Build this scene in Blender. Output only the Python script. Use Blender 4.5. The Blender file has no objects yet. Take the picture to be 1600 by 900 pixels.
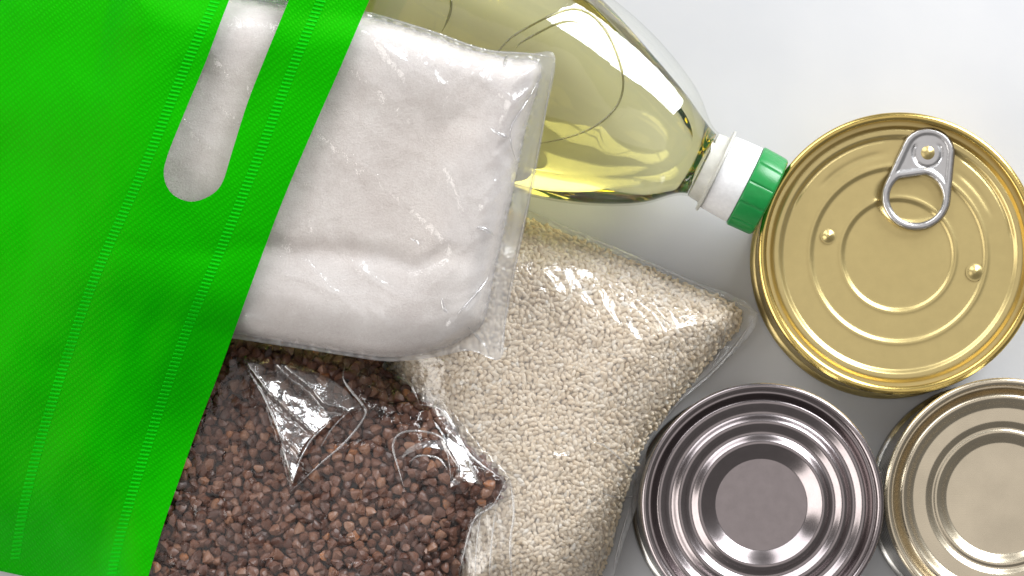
import bpy, bmesh, math, random
import numpy as np
from mathutils import Vector, Matrix
from mathutils.geometry import delaunay_2d_cdt

random.seed(7)
rng = np.random.default_rng(7)
scene = bpy.context.scene

# ------------------------------------------------------------------ camera
# lengths below are millimetres; 1 photo pixel = 0.25 mm on the table top.
K, D = 0.25, 1200.0
PPX, PPY = 700.0, 850.0                    # where the lens axis meets the picture (the picture is a crop)
CX, CY = (PPX - 800) * K, (450 - PPY) * K
cam_d = bpy.data.cameras.new('camera')
cam = bpy.data.objects.new('camera', cam_d)
scene.collection.objects.link(cam)
cam.location = (CX / 1000, CY / 1000, D / 1000)
cam_d.sensor_width = 36.0
cam_d.lens = 36.0 * D / (1600 * K)
cam_d.shift_x = (800 - PPX) / 1600
cam_d.shift_y = (PPY - 450) / 1600
cam_d.clip_start, cam_d.clip_end = 0.05, 50
scene.camera = cam

# ------------------------------------------------------------------ world, lamps, exposure
world = bpy.data.worlds.new('World')
scene.world = world
world.use_nodes = True
bg = world.node_tree.nodes['Background']
bg.inputs[0].default_value = (1.0, 0.975, 0.95, 1)
bg.inputs[1].default_value = 0.19

def area_lamp(name, loc, target, sx, sy, power, col):
    ld = bpy.data.lights.new(name, 'AREA')
    ld.shape = 'RECTANGLE'
    ld.size, ld.size_y, ld.energy, ld.color = sx, sy, power, col
    o = bpy.data.objects.new(name, ld)
    scene.collection.objects.link(o)
    o.location = loc
    o.rotation_euler = (Vector(target) - Vector(loc)).to_track_quat('-Z', 'Y').to_euler()
    return o
area_lamp('window_light', (0.98, 1.13, 0.76), (0.05, 0.0, 0.03), 0.72, 1.0, 38, (0.95, 0.98, 1.0))
area_lamp('left_fill_light', (-1.6, -0.5, 1.0), (0, 0, 0), 1.8, 1.2, 24, (1.0, 0.97, 0.93))  # added soft fill from the left, brightens the tote and lid ridges
area_lamp('overhead_fill_light', (0.1, 0.1, 2.7), (0.1, 0.1, 0), 2.4, 2.4, 11, (1.0, 0.96, 0.94))  # added overhead softbox, gives flat lids their tone against the dim world
area_lamp('back_fill_light', (-0.75, 1.5, 1.05), (0, 0, 0), 1.4, 1.0, 19, (0.97, 0.98, 1.0))  # added lamp at upper left for bright arcs on the metal

scene.view_settings.view_transform = 'Standard'
scene.view_settings.look = 'None'
scene.view_settings.exposure = 0.20
scene.view_settings.gamma = 1.0
scene.view_settings.use_curve_mapping = False
scene.render.engine = 'CYCLES'
cy = scene.cycles
cy.use_denoising = True
cy.max_bounces = 16
cy.transmission_bounces = 14
cy.glossy_bounces = 8
cy.diffuse_bounces = 5
cy.transparent_max_bounces = 40
cy.sample_clamp_indirect = 8.0

# ------------------------------------------------------------------ helpers
def W(u, v, z=0.0):
    """photo pixel + height in mm -> point of the place in mm"""
    u, v, z = np.asarray(u, float), np.asarray(v, float), np.asarray(z, float)
    s = (D - z) / D
    x = CX + ((u - 800) * K - CX) * s
    y = CY + ((450 - v) * K - CY) * s
    return np.stack(np.broadcast_arrays(x, y, z), -1)

ORIG = {}
def empty(name, loc_mm, label, cat, group=None):
    o = bpy.data.objects.new(name, None)
    o.empty_display_size = 0.02
    scene.collection.objects.link(o)
    o.location = [c / 1000 for c in loc_mm]
    ORIG[o.name] = np.array(loc_mm, float)
    o['label'] = label; o['category'] = cat
    if group: o['group'] = group
    return o

def mesh_from(name, verts, faces, smooth=True, sharp=None):
    me = bpy.data.meshes.new(name)
    verts = np.asarray(verts, float)
    if isinstance(faces, np.ndarray):
        nf, k = faces.shape
        me.vertices.add(len(verts)); me.loops.add(nf * k); me.polygons.add(nf)
        me.vertices.foreach_set('co', verts.astype(np.float32).ravel())
        me.loops.foreach_set('vertex_index', faces.astype(np.int32).ravel())
        me.polygons.foreach_set('loop_start', (np.arange(nf) * k).astype(np.int32))
        me.update(calc_edges=True)
        me.validate()
    else:
        me.from_pydata([tuple(p) for p in verts], [], [tuple(f) for f in faces])
    me.polygons.foreach_set('use_smooth', [smooth] * len(me.polygons))
    if sharp is not None:
        me.set_sharp_from_angle(angle=math.radians(sharp))
    me.update()
    return me

def obj(name, verts_mm, faces, mat, parent=None, smooth=True, sharp=None, kind=None, label=None):
    off = ORIG[parent.name] if parent else np.zeros(3)
    me = mesh_from(name, (np.asarray(verts_mm, float) - off) / 1000, faces, smooth, sharp)
    me.materials.append(mat)
    o = bpy.data.objects.new(name, me)
    scene.collection.objects.link(o)
    if parent:
        o.parent = parent
    ORIG[o.name] = off
    if kind: o['kind'] = kind
    if label: o['label'] = label
    return o

# noise -------------------------------------------------------------
_T = rng.random((256, 256))
def vnoise(x, y):
    xi, yi = np.floor(x).astype(int), np.floor(y).astype(int)
    fx, fy = x - xi, y - yi
    fx = fx * fx * fx * (fx * (fx * 6 - 15) + 10); fy = fy * fy * fy * (fy * (fy * 6 - 15) + 10)
    g = lambda a, b: _T[a & 255, b & 255]
    return (g(xi, yi) * (1 - fx) + g(xi + 1, yi) * fx) * (1 - fy) + (g(xi, yi + 1) * (1 - fx) + g(xi + 1, yi + 1) * fx) * fy
def fbm(x, y, o=3):
    s = 0; a = 0.5
    for i in range(o):
        s = s + a * (vnoise(x + 17.3 * i, y + 9.1 * i) * 2 - 1); x = x * 2.03; y = y * 2.03; a *= 0.5
    return s
def ridged(x, y):
    return 1 - np.abs(vnoise(x, y) * 2 - 1) ** 0.8

# polygons ----------------------------------------------------------
def inside(poly, u, v):
    p = np.asarray(poly, float); r = np.zeros(np.shape(u), bool)
    n = len(p); j = n - 1
    for i in range(n):
        c = ((p[i, 1] > v) != (p[j, 1] > v)) & (u < (p[j, 0] - p[i, 0]) * (v - p[i, 1]) / (p[j, 1] - p[i, 1] + 1e-12) + p[i, 0])
        r ^= c; j = i
    return r
def seg_dist(poly, u, v, closed=True):
    p = np.asarray(poly, float); n = len(p)
    d = np.full(np.shape(u), 1e9)
    for i in range(n if closed else n - 1):
        a, b = p[i], p[(i + 1) % n]
        ab = b - a
        t = np.clip(((u - a[0]) * ab[0] + (v - a[1]) * ab[1]) / (ab @ ab + 1e-12), 0, 1)
        d = np.minimum(d, np.hypot(u - a[0] - t * ab[0], v - a[1] - t * ab[1]))
    return d
def sdist(poly, u, v):
    d = seg_dist(poly, u, v)
    return np.where(inside(poly, u, v), d, -d)
def smooth_poly(pts, closed=True, n=6):
    """Catmull-Rom through the points"""
    p = np.asarray(pts, float); m = len(p); out = []
    rngi = range(m) if closed else range(m - 1)
    for i in rngi:
        if closed: a, b, c, d = p[i - 1], p[i], p[(i + 1) % m], p[(i + 2) % m]
        else: a, b, c, d = p[max(i - 1, 0)], p[i], p[i + 1], p[min(i + 2, m - 1)]
        for k in range(n):
            t = k / n
            out.append(0.5 * ((2 * b) + (-a + c) * t + (2 * a - 5 * b + 4 * c - d) * t * t + (-a + 3 * b - 3 * c + d) * t ** 3))
    if not closed: out.append(p[-1])
    return np.array(out)
def resample(poly, step, closed=True):
    p = np.asarray(poly, float)
    if closed: p = np.vstack([p, p[:1]])
    s = np.r_[0, np.cumsum(np.hypot(*np.diff(p, axis=0).T))]
    n = max(int(s[-1] / step), 3)
    t = np.linspace(0, s[-1], n + 1)
    q = np.stack([np.interp(t, s, p[:, 0]), np.interp(t, s, p[:, 1])], -1)
    return q[:-1] if closed else q
def pil(d, w):
    t = np.clip(d / w, 0, 1)
    return np.sqrt(np.maximum(1 - (1 - t) ** 2, 0))
def sstep(x, a, b):
    t = np.clip((x - a) / (b - a), 0, 1)
    return t * t * (3 - 2 * t)

def triangulate(outline, step, holes=(), jitter=0.25):
    outline = resample(outline, step)
    loops = [outline] + [resample(h, step * 0.6) for h in holes]
    lo, hi = outline.min(0), outline.max(0)
    gx, gy = np.meshgrid(np.arange(lo[0], hi[0], step), np.arange(lo[1], hi[1], step * 0.866))
    gx = gx + (np.arange(gx.shape[0])[:, None] % 2) * step * 0.5
    g = np.stack([gx.ravel(), gy.ravel()], -1)
    g = g + rng.uniform(-jitter, jitter, g.shape) * step
    ok = sdist(outline, g[:, 0], g[:, 1]) > step * 0.55
    for h in loops[1:]:
        ok &= sdist(h, g[:, 0], g[:, 1]) < -step * 0.45
    g = g[ok]
    pts, edges, faces, n = [], [], [], 0
    for L in loops:
        m = len(L); pts += [tuple(q) for q in L]
        edges += [(n + i, n + (i + 1) % m) for i in range(m)]; n += m
    pts += [tuple(q) for q in g]
    r = delaunay_2d_cdt([Vector(q) for q in pts], edges, [], 2, 1e-4)
    V = np.array([tuple(q) for q in r[0]])
    F = np.array([f for f in r[2] if len(f) == 3])
    if len(loops) > 1:
        c = V[F].mean(1)
        keep = np.ones(len(F), bool)
        for h in loops[1:]:
            keep &= ~inside(h, c[:, 0], c[:, 1])
        F = F[keep]
    # picture v runs downward: turn triangles so that they face up
    a, b, c = V[F[:, 0]], V[F[:, 1]], V[F[:, 2]]
    s = (b[:, 0] - a[:, 0]) * (c[:, 1] - a[:, 1]) - (b[:, 1] - a[:, 1]) * (c[:, 0] - a[:, 0])
    F[s > 0] = F[s > 0][:, ::-1]
    return V, F

def closed_sheet(V, F, ztop, zbot):
    """a closed body: upper skin, lower skin, joined by a rim"""
    n = len(V)
    vt, vb = W(V[:, 0], V[:, 1], ztop), W(V[:, 0], V[:, 1], zbot)
    e = np.sort(np.vstack([F[:, [0, 1]], F[:, [1, 2]], F[:, [2, 0]]]), 1)
    key, cnt = np.unique(e, axis=0, return_counts=True)
    be = key[cnt == 1]
    side = np.vstack([np.c_[be[:, 0], be[:, 1], be[:, 1] + n], np.c_[be[:, 0], be[:, 1] + n, be[:, 0] + n]])
    return np.vstack([vt, vb]), np.vstack([F, F[:, ::-1] + n, side])

def tube(path, rad, n=8, taper=True):
    path = np.asarray(path, float); m = len(path)
    V, F = [], []
    for i in range(m):
        d = path[min(i + 1, m - 1)] - path[max(i - 1, 0)]; d = d / (np.linalg.norm(d) + 1e-9)
        s = np.cross(d, [0, 0, 1]); s = s / (np.linalg.norm(s) + 1e-9); q = np.cross(s, d)
        f = rad * (max(0.12, min(1, min(i, m - 1 - i) / (0.25 * m))) if taper else 1)
        for k in range(n):
            a = 2 * math.pi * k / n
            V.append(path[i] + s * math.cos(a) * f + q * math.sin(a) * f)
    for i in range(m - 1):
        for k in range(n):
            F.append((i * n + k, i * n + (k + 1) % n, (i + 1) * n + (k + 1) % n, (i + 1) * n + k))
    F.append(tuple(range(n))[::-1]); F.append(tuple((m - 1) * n + k for k in range(n)))
    return V, F

# ------------------------------------------------------------------ materials
def new_mat(name):
    m = bpy.data.materials.new(name); m.use_nodes = True
    nt = m.node_tree
    for nd in list(nt.nodes): nt.nodes.remove(nd)
    out = nt.nodes.new('ShaderNodeOutputMaterial')
    return m, nt, out
def nd(nt, t, **kw):
    n = nt.nodes.new(t)
    for k, v in kw.items():
        if k.startswith('i_'): n.inputs[k[2:].replace('_', ' ')].default_value = v
        else: setattr(n, k, v)
    return n
def L(nt, a, b): nt.links.new(a, b)
def ramp(nt, fac, stops):
    r = nt.nodes.new('ShaderNodeValToRGB')
    e = r.color_ramp.elements
    while len(e) > 1: e.remove(e[-1])
    e[0].position, e[0].color = stops[0][0], (*stops[0][1], 1)
    for p, c in stops[1:]:
        x = e.new(p); x.color = (*c, 1)
    L(nt, fac, r.inputs[0]); return r.outputs[0]
def bump(nt, h, strength, dist, normal=None):
    b = nt.nodes.new('ShaderNodeBump'); b.inputs['Strength'].default_value = strength; b.inputs['Distance'].default_value = dist
    L(nt, h, b.inputs['Height'])
    if normal: L(nt, normal, b.inputs['Normal'])
    return b.outputs[0]
def coords(nt, scale=1000.0):
    g = nd(nt, 'ShaderNodeNewGeometry')
    v = nd(nt, 'ShaderNodeVectorMath', operation='SCALE'); v.inputs['Scale'].default_value = scale
    L(nt, g.outputs['Position'], v.inputs[0]); return v.outputs[0]     # millimetres
def noise(nt, vec, scale, detail=3, rough=0.55, dist=0.0):
    n = nd(nt, 'ShaderNodeTexNoise'); n.inputs['Scale'].default_value = scale; n.inputs['Detail'].default_value = detail
    n.inputs['Roughness'].default_value = rough; n.inputs['Distortion'].default_value = dist
    L(nt, vec, n.inputs['Vector']); return n.outputs['Fac']

def mat_table():
    m, nt, out = new_mat('white_table'); c = coords(nt)
    p = nd(nt, 'ShaderNodeBsdfPrincipled')
    n1 = noise(nt, c, 0.02, 4); n2 = noise(nt, c, 0.6, 3)
    L(nt, ramp(nt, n1, [(0.3, (0.53, 0.535, 0.555)), (0.7, (0.57, 0.57, 0.58))]), p.inputs['Base Color'])
    p.inputs['Roughness'].default_value = 0.42
    p.inputs['Specular IOR Level'].default_value = 0.35
    L(nt, bump(nt, n2, 0.05, 0.0003), p.inputs['Normal'])
    L(nt, p.outputs[0], out.inputs[0]); return m

def mat_tote():
    m, nt, out = new_mat('green_nonwoven'); c = coords(nt)
    rot = nd(nt, 'ShaderNodeMapping'); rot.inputs['Rotation'].default_value = (0, 0, math.radians(55)); L(nt, c, rot.inputs[0])
    wv = nd(nt, 'ShaderNodeTexWave', wave_type='BANDS', bands_direction='Y'); wv.inputs['Scale'].default_value = 0.27
    wv.inputs['Distortion'].default_value = 1.6; wv.inputs['Detail'].default_value = 2; wv.inputs['Detail Scale'].default_value = 1.5
    L(nt, rot.outputs[0], wv.inputs['Vector'])
    wx = nd(nt, 'ShaderNodeTexWave', wave_type='BANDS', bands_direction='X'); wx.inputs['Scale'].default_value = 0.16
    wx.inputs['Distortion'].default_value = 2.0
    L(nt, rot.outputs[0], wx.inputs['Vector'])
    mul = nd(nt, 'ShaderNodeMath', operation='MULTIPLY'); L(nt, wv.outputs['Fac'], mul.inputs[0]); L(nt, wx.outputs['Fac'], mul.inputs[1])
    fine = noise(nt, c, 1.6, 5, 0.7)
    big = noise(nt, c, 0.03, 3)
    add = nd(nt, 'ShaderNodeMath', operation='MULTIPLY_ADD'); L(nt, fine, add.inputs[0]); add.inputs[1].default_value = 1.0; L(nt, mul.outputs[0], add.inputs[2])
    mixf = nd(nt, 'ShaderNodeMath', operation='MULTIPLY_ADD'); L(nt, big, mixf.inputs[0]); mixf.inputs[1].default_value = 0.6; 
    sc = nd(nt, 'ShaderNodeMath', operation='MULTIPLY'); L(nt, add.outputs[0], sc.inputs[0]); sc.inputs[1].default_value = 0.45; L(nt, sc.outputs[0], mixf.inputs[2])
    p = nd(nt, 'ShaderNodeBsdfPrincipled')
    col = ramp(nt, mixf.outputs[0], [(0.2, (0.0, 0.32, 0.001)), (0.85, (0.0, 0.47, 0.001))])
    L(nt, col, p.inputs['Base Color'])
    p.inputs['Roughness'].default_value = 0.5
    p.inputs['Specular IOR Level'].default_value = 0.22
    p.inputs['Specular Tint'].default_value = (0.55, 1.0, 0.0, 1)
    L(nt, bump(nt, add.outputs[0], 0.28, 0.0004), p.inputs['Normal'])
    tr = nd(nt, 'ShaderNodeBsdfTranslucent'); tr.inputs[0].default_value = (0.02, 0.50, 0.0, 1)
    mx = nd(nt, 'ShaderNodeMixShader'); mx.inputs[0].default_value = 0.22
    L(nt, p.outputs[0], mx.inputs[1]); L(nt, tr.outputs[0], mx.inputs[2])
    L(nt, mx.outputs[0], out.inputs[0]); return m

def film_haze(nt, mix, haze, loose):
    # where the film stands off its contents (mesh attribute) it is milkier than where it clings
    if loose:
        at = nd(nt, 'ShaderNodeAttribute', attribute_name='loose')
        ma = nd(nt, 'ShaderNodeMath', operation='MULTIPLY_ADD'); L(nt, at.outputs['Fac'], ma.inputs[0]); ma.inputs[1].default_value = loose; ma.inputs[2].default_value = haze
        L(nt, ma.outputs[0], mix.inputs[0])

def mat_film(name, haze=0.05, gain=2.0, rough=0.06, tint=(1, 1, 1), bump_s=0.25, bump_scale=0.25, graz=0.9, loose=0.0):
    """thin clear plastic: mostly lets light straight through, mirrors a little, a trace of haze"""
    m, nt, out = new_mat(name); c = coords(nt)
    h = noise(nt, c, bump_scale, 3, 0.6, 0.6)
    nrm = bump(nt, h, bump_s, 0.002)
    # Schlick reflectance, the same from both sides of the sheet (a thin sheet has no inside)
    geo = nd(nt, 'ShaderNodeNewGeometry')
    dot = nd(nt, 'ShaderNodeVectorMath', operation='DOT_PRODUCT'); L(nt, geo.outputs['Incoming'], dot.inputs[0]); L(nt, nrm, dot.inputs[1])
    ab = nd(nt, 'ShaderNodeMath', operation='ABSOLUTE'); L(nt, dot.outputs['Value'], ab.inputs[0])
    om = nd(nt, 'ShaderNodeMath', operation='SUBTRACT'); om.use_clamp = True; om.inputs[0].default_value = 1.0; L(nt, ab.outputs[0], om.inputs[1])
    pw = nd(nt, 'ShaderNodeMath', operation='POWER'); L(nt, om.outputs[0], pw.inputs[0]); pw.inputs[1].default_value = 5.0
    g = nd(nt, 'ShaderNodeMath', operation='MULTIPLY_ADD'); g.use_clamp = True; L(nt, pw.outputs[0], g.inputs[0])
    g.inputs[1].default_value = graz; g.inputs[2].default_value = 0.04 * gain
    tp = nd(nt, 'ShaderNodeBsdfTransparent'); tp.inputs[0].default_value = (*tint, 1)
    df = nd(nt, 'ShaderNodeBsdfDiffuse'); df.inputs[0].default_value = (0.85, 0.85, 0.87, 1)
    tl = nd(nt, 'ShaderNodeBsdfTranslucent'); tl.inputs[0].default_value = (0.85, 0.85, 0.87, 1)
    hz = nd(nt, 'ShaderNodeMixShader'); hz.inputs[0].default_value = 0.5; L(nt, df.outputs[0], hz.inputs[1]); L(nt, tl.outputs[0], hz.inputs[2])
    m1 = nd(nt, 'ShaderNodeMixShader'); m1.inputs[0].default_value = haze; film_haze(nt, m1, haze, loose); L(nt, tp.outputs[0], m1.inputs[1]); L(nt, hz.outputs[0], m1.inputs[2])
    gl = nd(nt, 'ShaderNodeBsdfGlossy'); gl.inputs['Roughness'].default_value = rough; L(nt, nrm, gl.inputs['Normal'])
    m2 = nd(nt, 'ShaderNodeMixShader'); L(nt, g.outputs[0], m2.inputs[0]); L(nt, m1.outputs[0], m2.inputs[1]); L(nt, gl.outputs[0], m2.inputs[2])
    L(nt, m2.outputs[0], out.inputs[0]); return m

def mat_sugar():
    m, nt, out = new_mat('white_sugar'); c = coords(nt)
    n1 = noise(nt, c, 1.3, 4, 0.75); n2 = noise(nt, c, 0.03, 3); n3 = noise(nt, c, 0.22, 4, 0.7)
    p = nd(nt, 'ShaderNodeBsdfPrincipled')
    def madd(a, k, b=None):
        x = nd(nt, 'ShaderNodeMath', operation='MULTIPLY_ADD'); L(nt, a, x.inputs[0]); x.inputs[1].default_value = k
        if b is None: x.inputs[2].default_value = 0
        else: L(nt, b, x.inputs[2])
        return x.outputs[0]
    f = madd(n1, 0.4, madd(n2, 0.35, madd(n3, 0.25)))
    L(nt, ramp(nt, f, [(0.32, (0.53, 0.465, 0.43)), (0.5, (0.66, 0.605, 0.57)), (0.66, (0.77, 0.73, 0.695))]), p.inputs['Base Color'])
    p.inputs['Roughness'].default_value = 0.8
    p.inputs['Specular IOR Level'].default_value = 0.2
    L(nt, bump(nt, n1, 0.45, 0.0009), p.inputs['Normal'])
    L(nt, p.outputs[0], out.inputs[0]); return m

def mat_grain(name, stops, rough, spec, bscale, bstr, transl=0.0):
    m, nt, out = new_mat(name); c = coords(nt)
    at = nd(nt, 'ShaderNodeAttribute', attribute_name='tint')
    n = noise(nt, c, bscale, 3)
    mx = nd(nt, 'ShaderNodeMath', operation='MULTIPLY_ADD'); L(nt, n, mx.inputs[0]); mx.inputs[1].default_value = 0.35
    sc = nd(nt, 'ShaderNodeMath', operation='MULTIPLY_ADD'); L(nt, at.outputs['Fac'], sc.inputs[0]); sc.inputs[1].default_value = 0.9; sc.inputs[2].default_value = -0.12
    L(nt, sc.outputs[0], mx.inputs[2])
    p = nd(nt, 'ShaderNodeBsdfPrincipled')
    col = ramp(nt, mx.outputs[0], stops)
    L(nt, col, p.inputs['Base Color'])
    p.inputs['Roughness'].default_value = rough; p.inputs['Specular IOR Level'].default_value = spec
    L(nt, bump(nt, n, bstr, 0.0004), p.inputs['Normal'])
    if transl:
        tl = nd(nt, 'ShaderNodeBsdfTranslucent'); L(nt, col, tl.inputs[0])
        ms = nd(nt, 'ShaderNodeMixShader'); ms.inputs[0].default_value = transl
        L(nt, p.outputs[0], ms.inputs[1]); L(nt, tl.outputs[0], ms.inputs[2]); L(nt, ms.outputs[0], out.inputs[0])
    else:
        L(nt, p.outputs[0], out.inputs[0])
    return m

def mat_metal(name, col, rough, metallic=1.0, var=0.06, aniso=0.0, bstr=0.012, bscale=0.25, spec=0.5):
    m, nt, out = new_mat(name); c = coords(nt)
    n1 = noise(nt, c, bscale, 4); n2 = noise(nt, c, 3.0, 3)
    p = nd(nt, 'ShaderNodeBsdfPrincipled')
    L(nt, ramp(nt, n1, [(0.3, tuple(x * (1 - var) for x in col)), (0.7, tuple(min(1, x * (1 + var)) for x in col))]), p.inputs['Base Color'])
    p.inputs['Metallic'].default_value = metallic; p.inputs['Specular IOR Level'].default_value = spec
    r = nd(nt, 'ShaderNodeMapRange'); r.inputs['To Min'].default_value = rough * 0.6; r.inputs['To Max'].default_value = rough * 1.3
    sm = nd(nt, 'ShaderNodeMapping'); sm.inputs['Rotation'].default_value = (0, 0, 0.6); sm.inputs['Scale'].default_value = (0.05, 2.2, 1); L(nt, c, sm.inputs[0])
    sn = noise(nt, sm.outputs[0], 1.0, 4, 0.7, 0.4)
    mm = nd(nt, 'ShaderNodeMath', operation='MULTIPLY_ADD'); L(nt, sn, mm.inputs[0]); mm.inputs[1].default_value = 0.45
    hf = nd(nt, 'ShaderNodeMath', operation='MULTIPLY'); L(nt, n2, hf.inputs[0]); hf.inputs[1].default_value = 0.5; L(nt, hf.outputs[0], mm.inputs[2])
    L(nt, mm.outputs[0], r.inputs['Value']); L(nt, r.outputs[0], p.inputs['Roughness'])
    L(nt, bump(nt, n1, bstr, 0.001), p.inputs['Normal'])
    L(nt, p.outputs[0], out.inputs[0]); return m

def mat_plastic(name, col, rough=0.35, trans=0.0, spec=0.5):
    m, nt, out = new_mat(name); c = coords(nt)
    n1 = noise(nt, c, 0.6, 3)
    p = nd(nt, 'ShaderNodeBsdfPrincipled')
    L(nt, ramp(nt, n1, [(0.3, tuple(x * 0.94 for x in col)), (0.7, tuple(min(1, x * 1.05) for x in col))]), p.inputs['Base Color'])
    p.inputs['Roughness'].default_value = rough
    p.inputs['Transmission Weight'].default_value = trans; p.inputs['Specular IOR Level'].default_value = spec
    L(nt, bump(nt, n1, 0.06, 0.0005), p.inputs['Normal'])
    L(nt, p.outputs[0], out.inputs[0]); return m

def mat_oil():
    m, nt, out = new_mat('sunflower_oil')
    g = nd(nt, 'ShaderNodeBsdfRefraction'); g.inputs['IOR'].default_value = 1.46; g.inputs['Roughness'].default_value = 0.0
    g.inputs['Color'].default_value = (1.0, 0.995, 0.96, 1)
    gl = nd(nt, 'ShaderNodeBsdfGlossy'); gl.inputs['Roughness'].default_value = 0.02
    fr = nd(nt, 'ShaderNodeFresnel'); fr.inputs['IOR'].default_value = 1.46
    mx = nd(nt, 'ShaderNodeMixShader'); L(nt, fr.outputs[0], mx.inputs[0]); L(nt, g.outputs[0], mx.inputs[1]); L(nt, gl.outputs[0], mx.inputs[2])
    va = nd(nt, 'ShaderNodeVolumeAbsorption'); va.inputs['Color'].default_value = (0.975, 0.90, 0.0, 1); va.inputs['Density'].default_value = 14.0
    L(nt, mx.outputs[0], out.inputs['Surface']); L(nt, va.outputs[0], out.inputs['Volume'])
    return m

M_table = mat_table(); M_tote = mat_tote()
M_film = mat_film('clear_film', 0.15, 2.2, 0.12)
M_film_dark = mat_film('crisp_film', 0.006, 1.4, 0.10)
M_fold = mat_film('folded_over_film', 0.05, 7.0, 0.16, bump_s=0.4, bump_scale=0.12)
M_film_sugar = mat_film('hazy_film', 0.05, 2.0, 0.16, loose=0.24)
M_crease = mat_film('folded_film', 0.14, 6.0, 0.12)
M_pet = mat_film('clear_bottle_wall', 0.015, 2.0, 0.01, (0.985, 0.99, 0.97), 0.06, 0.05, graz=0.5)
M_ridge = mat_film('bottle_ridge', 0.05, 2.5, 0.03, (0.60, 0.58, 0.36), 0.02)
M_oil = mat_oil(); M_sugar = mat_sugar()
M_buckwheat = mat_grain('brown_buckwheat', [(0.0, (0.035, 0.012, 0.007)), (0.35, (0.085, 0.032, 0.019)), (0.65, (0.15, 0.066, 0.04)), (0.9, (0.24, 0.12, 0.072)), (1.0, (0.34, 0.12, 0.035))], 0.42, 0.45, 1.2, 0.25)
M_rice = mat_grain('white_rice', [(0.0, (0.76, 0.64, 0.47)), (0.4, (0.90, 0.79, 0.62)), (0.85, (0.95, 0.875, 0.75)), (1.0, (0.95, 0.93, 0.88))], 0.35, 0.5, 0.8, 0.06, 0.40)
M_gold = mat_metal('gold_lacquered_tin', (0.52, 0.415, 0.185), 0.36, 0.85, 0.03)
M_gold_rim = mat_metal('gold_rim_tin', (0.62, 0.46, 0.15), 0.24, 1.0)
M_silver = mat_metal('bare_tinplate', (0.29, 0.255, 0.258), 0.25, 1.0, 0.05)
M_steel = mat_metal('can_wall_tin', (0.45, 0.44, 0.42), 0.25, 1.0)
M_pale = mat_metal('champagne_tin', (0.60, 0.525, 0.40), 0.29, 1.0, 0.08, bscale=0.06)
M_tab = mat_metal('pull_tab_aluminium', (0.50, 0.49, 0.49), 0.33, 0.95, 0.04)
M_weld = mat_plastic('welded_green', (0.0, 0.46, 0.001), 0.6, spec=0.1)
M_white = mat_plastic('white_plastic', (0.80, 0.80, 0.81), 0.4)
M_green = mat_plastic('green_plastic', (0.005, 0.23, 0.045), 0.3)
M_cream = mat_plastic('cream_neck_plastic', (0.74, 0.73, 0.66), 0.3, 0.35)

# ------------------------------------------------------------------ the surface
tb = bmesh.new()
bmesh.ops.create_cube(tb, size=1.0)
bmesh.ops.scale(tb, vec=(1.5, 1.3, 0.03), verts=tb.verts)
bmesh.ops.translate(tb, vec=(0, 0, -0.015), verts=tb.verts)
bmesh.ops.bevel(tb, geom=tb.edges[:], offset=0.003, segments=2, affect='EDGES')
tme = bpy.data.meshes.new('table_top'); tb.to_mesh(tme); tb.free(); tme.materials.append(M_table)
table = bpy.data.objects.new('table_top', tme); scene.collection.objects.link(table)
table['kind'] = 'structure'; table['label'] = 'smooth white table surface under the groceries'

# ------------------------------------------------------------------ heights of the things that lie on one another
AX = np.array([0.896, 0.444]); AX /= np.linalg.norm(AX)          # bottle axis in the picture
PX = np.array([AX[1], -AX[0]])
BZ = 31.8
BS = K * (1 - BZ / D)
B_T = np.array([95, 104, 112, 125, 145, 175, 205, 235, 265, 300, 330, 365, 400, 480, 560, 600, 640, 700, 800, 930, 985, 1010, 1020], float)
B_R = np.array([53, 54, 58, 71, 93, 111, 126, 139, 150, 160, 167, 173, 176, 178, 175, 170, 169, 174, 178, 178, 170, 150, 120], float)
_tf = np.arange(40, 1080, 1.0)
_g = np.exp(-(np.arange(-36, 37) / 12.0) ** 2 / 2); _g /= _g.sum()
_rf = np.convolve(np.interp(np.arange(4, 1116, 1.0), B_T, B_R), _g, 'valid')
def b_r(t): return np.interp(t, _tf, _rf)
def b_ratio(r): return 1 - 0.28 * sstep(r, 60, 150)
def bottle_top(u, v):
    du, dv = u - 1185, v - 300
    t = -(du * AX[0] + dv * AX[1]); q = du * PX[0] + dv * PX[1]
    r = b_r(t) ; f = 1 - (q / r) ** 2
    z = BZ + np.sqrt(np.maximum(f, 0)) * r * b_ratio(r) * BS
    return np.where((f > 0) & (t > 90) & (t < 1020), z, 0)

# rice
R_film = smooth_poly([(1184, 488), (1060, 428), (930, 372), (820, 326), (720, 284), (630, 262), (590, 330), (575, 480), (590, 620), (640, 780), (690, 960), (780, 985), (930, 975), (955, 915), (975, 850), (1002, 770), (1016, 688), (1064, 624), (1125, 575)], True, 4)
R_cont = smooth_poly([(1158, 490), (1060, 440), (930, 385), (820, 340), (720, 300), (640, 285), (610, 350), (600, 480), (615, 620), (660, 780), (705, 930), (790, 955), (900, 945), (945, 880), (968, 800), (992, 730), (1012, 684), (1055, 628), (1104, 568)], True, 4)
def rice_top(u, v):
    d = sdist(R_cont, u, v)
    return 9 + 27 * pil(d, 120) + 1.6 * fbm(u / 70, v / 70, 2) * sstep(d, 0, 60)
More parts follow.
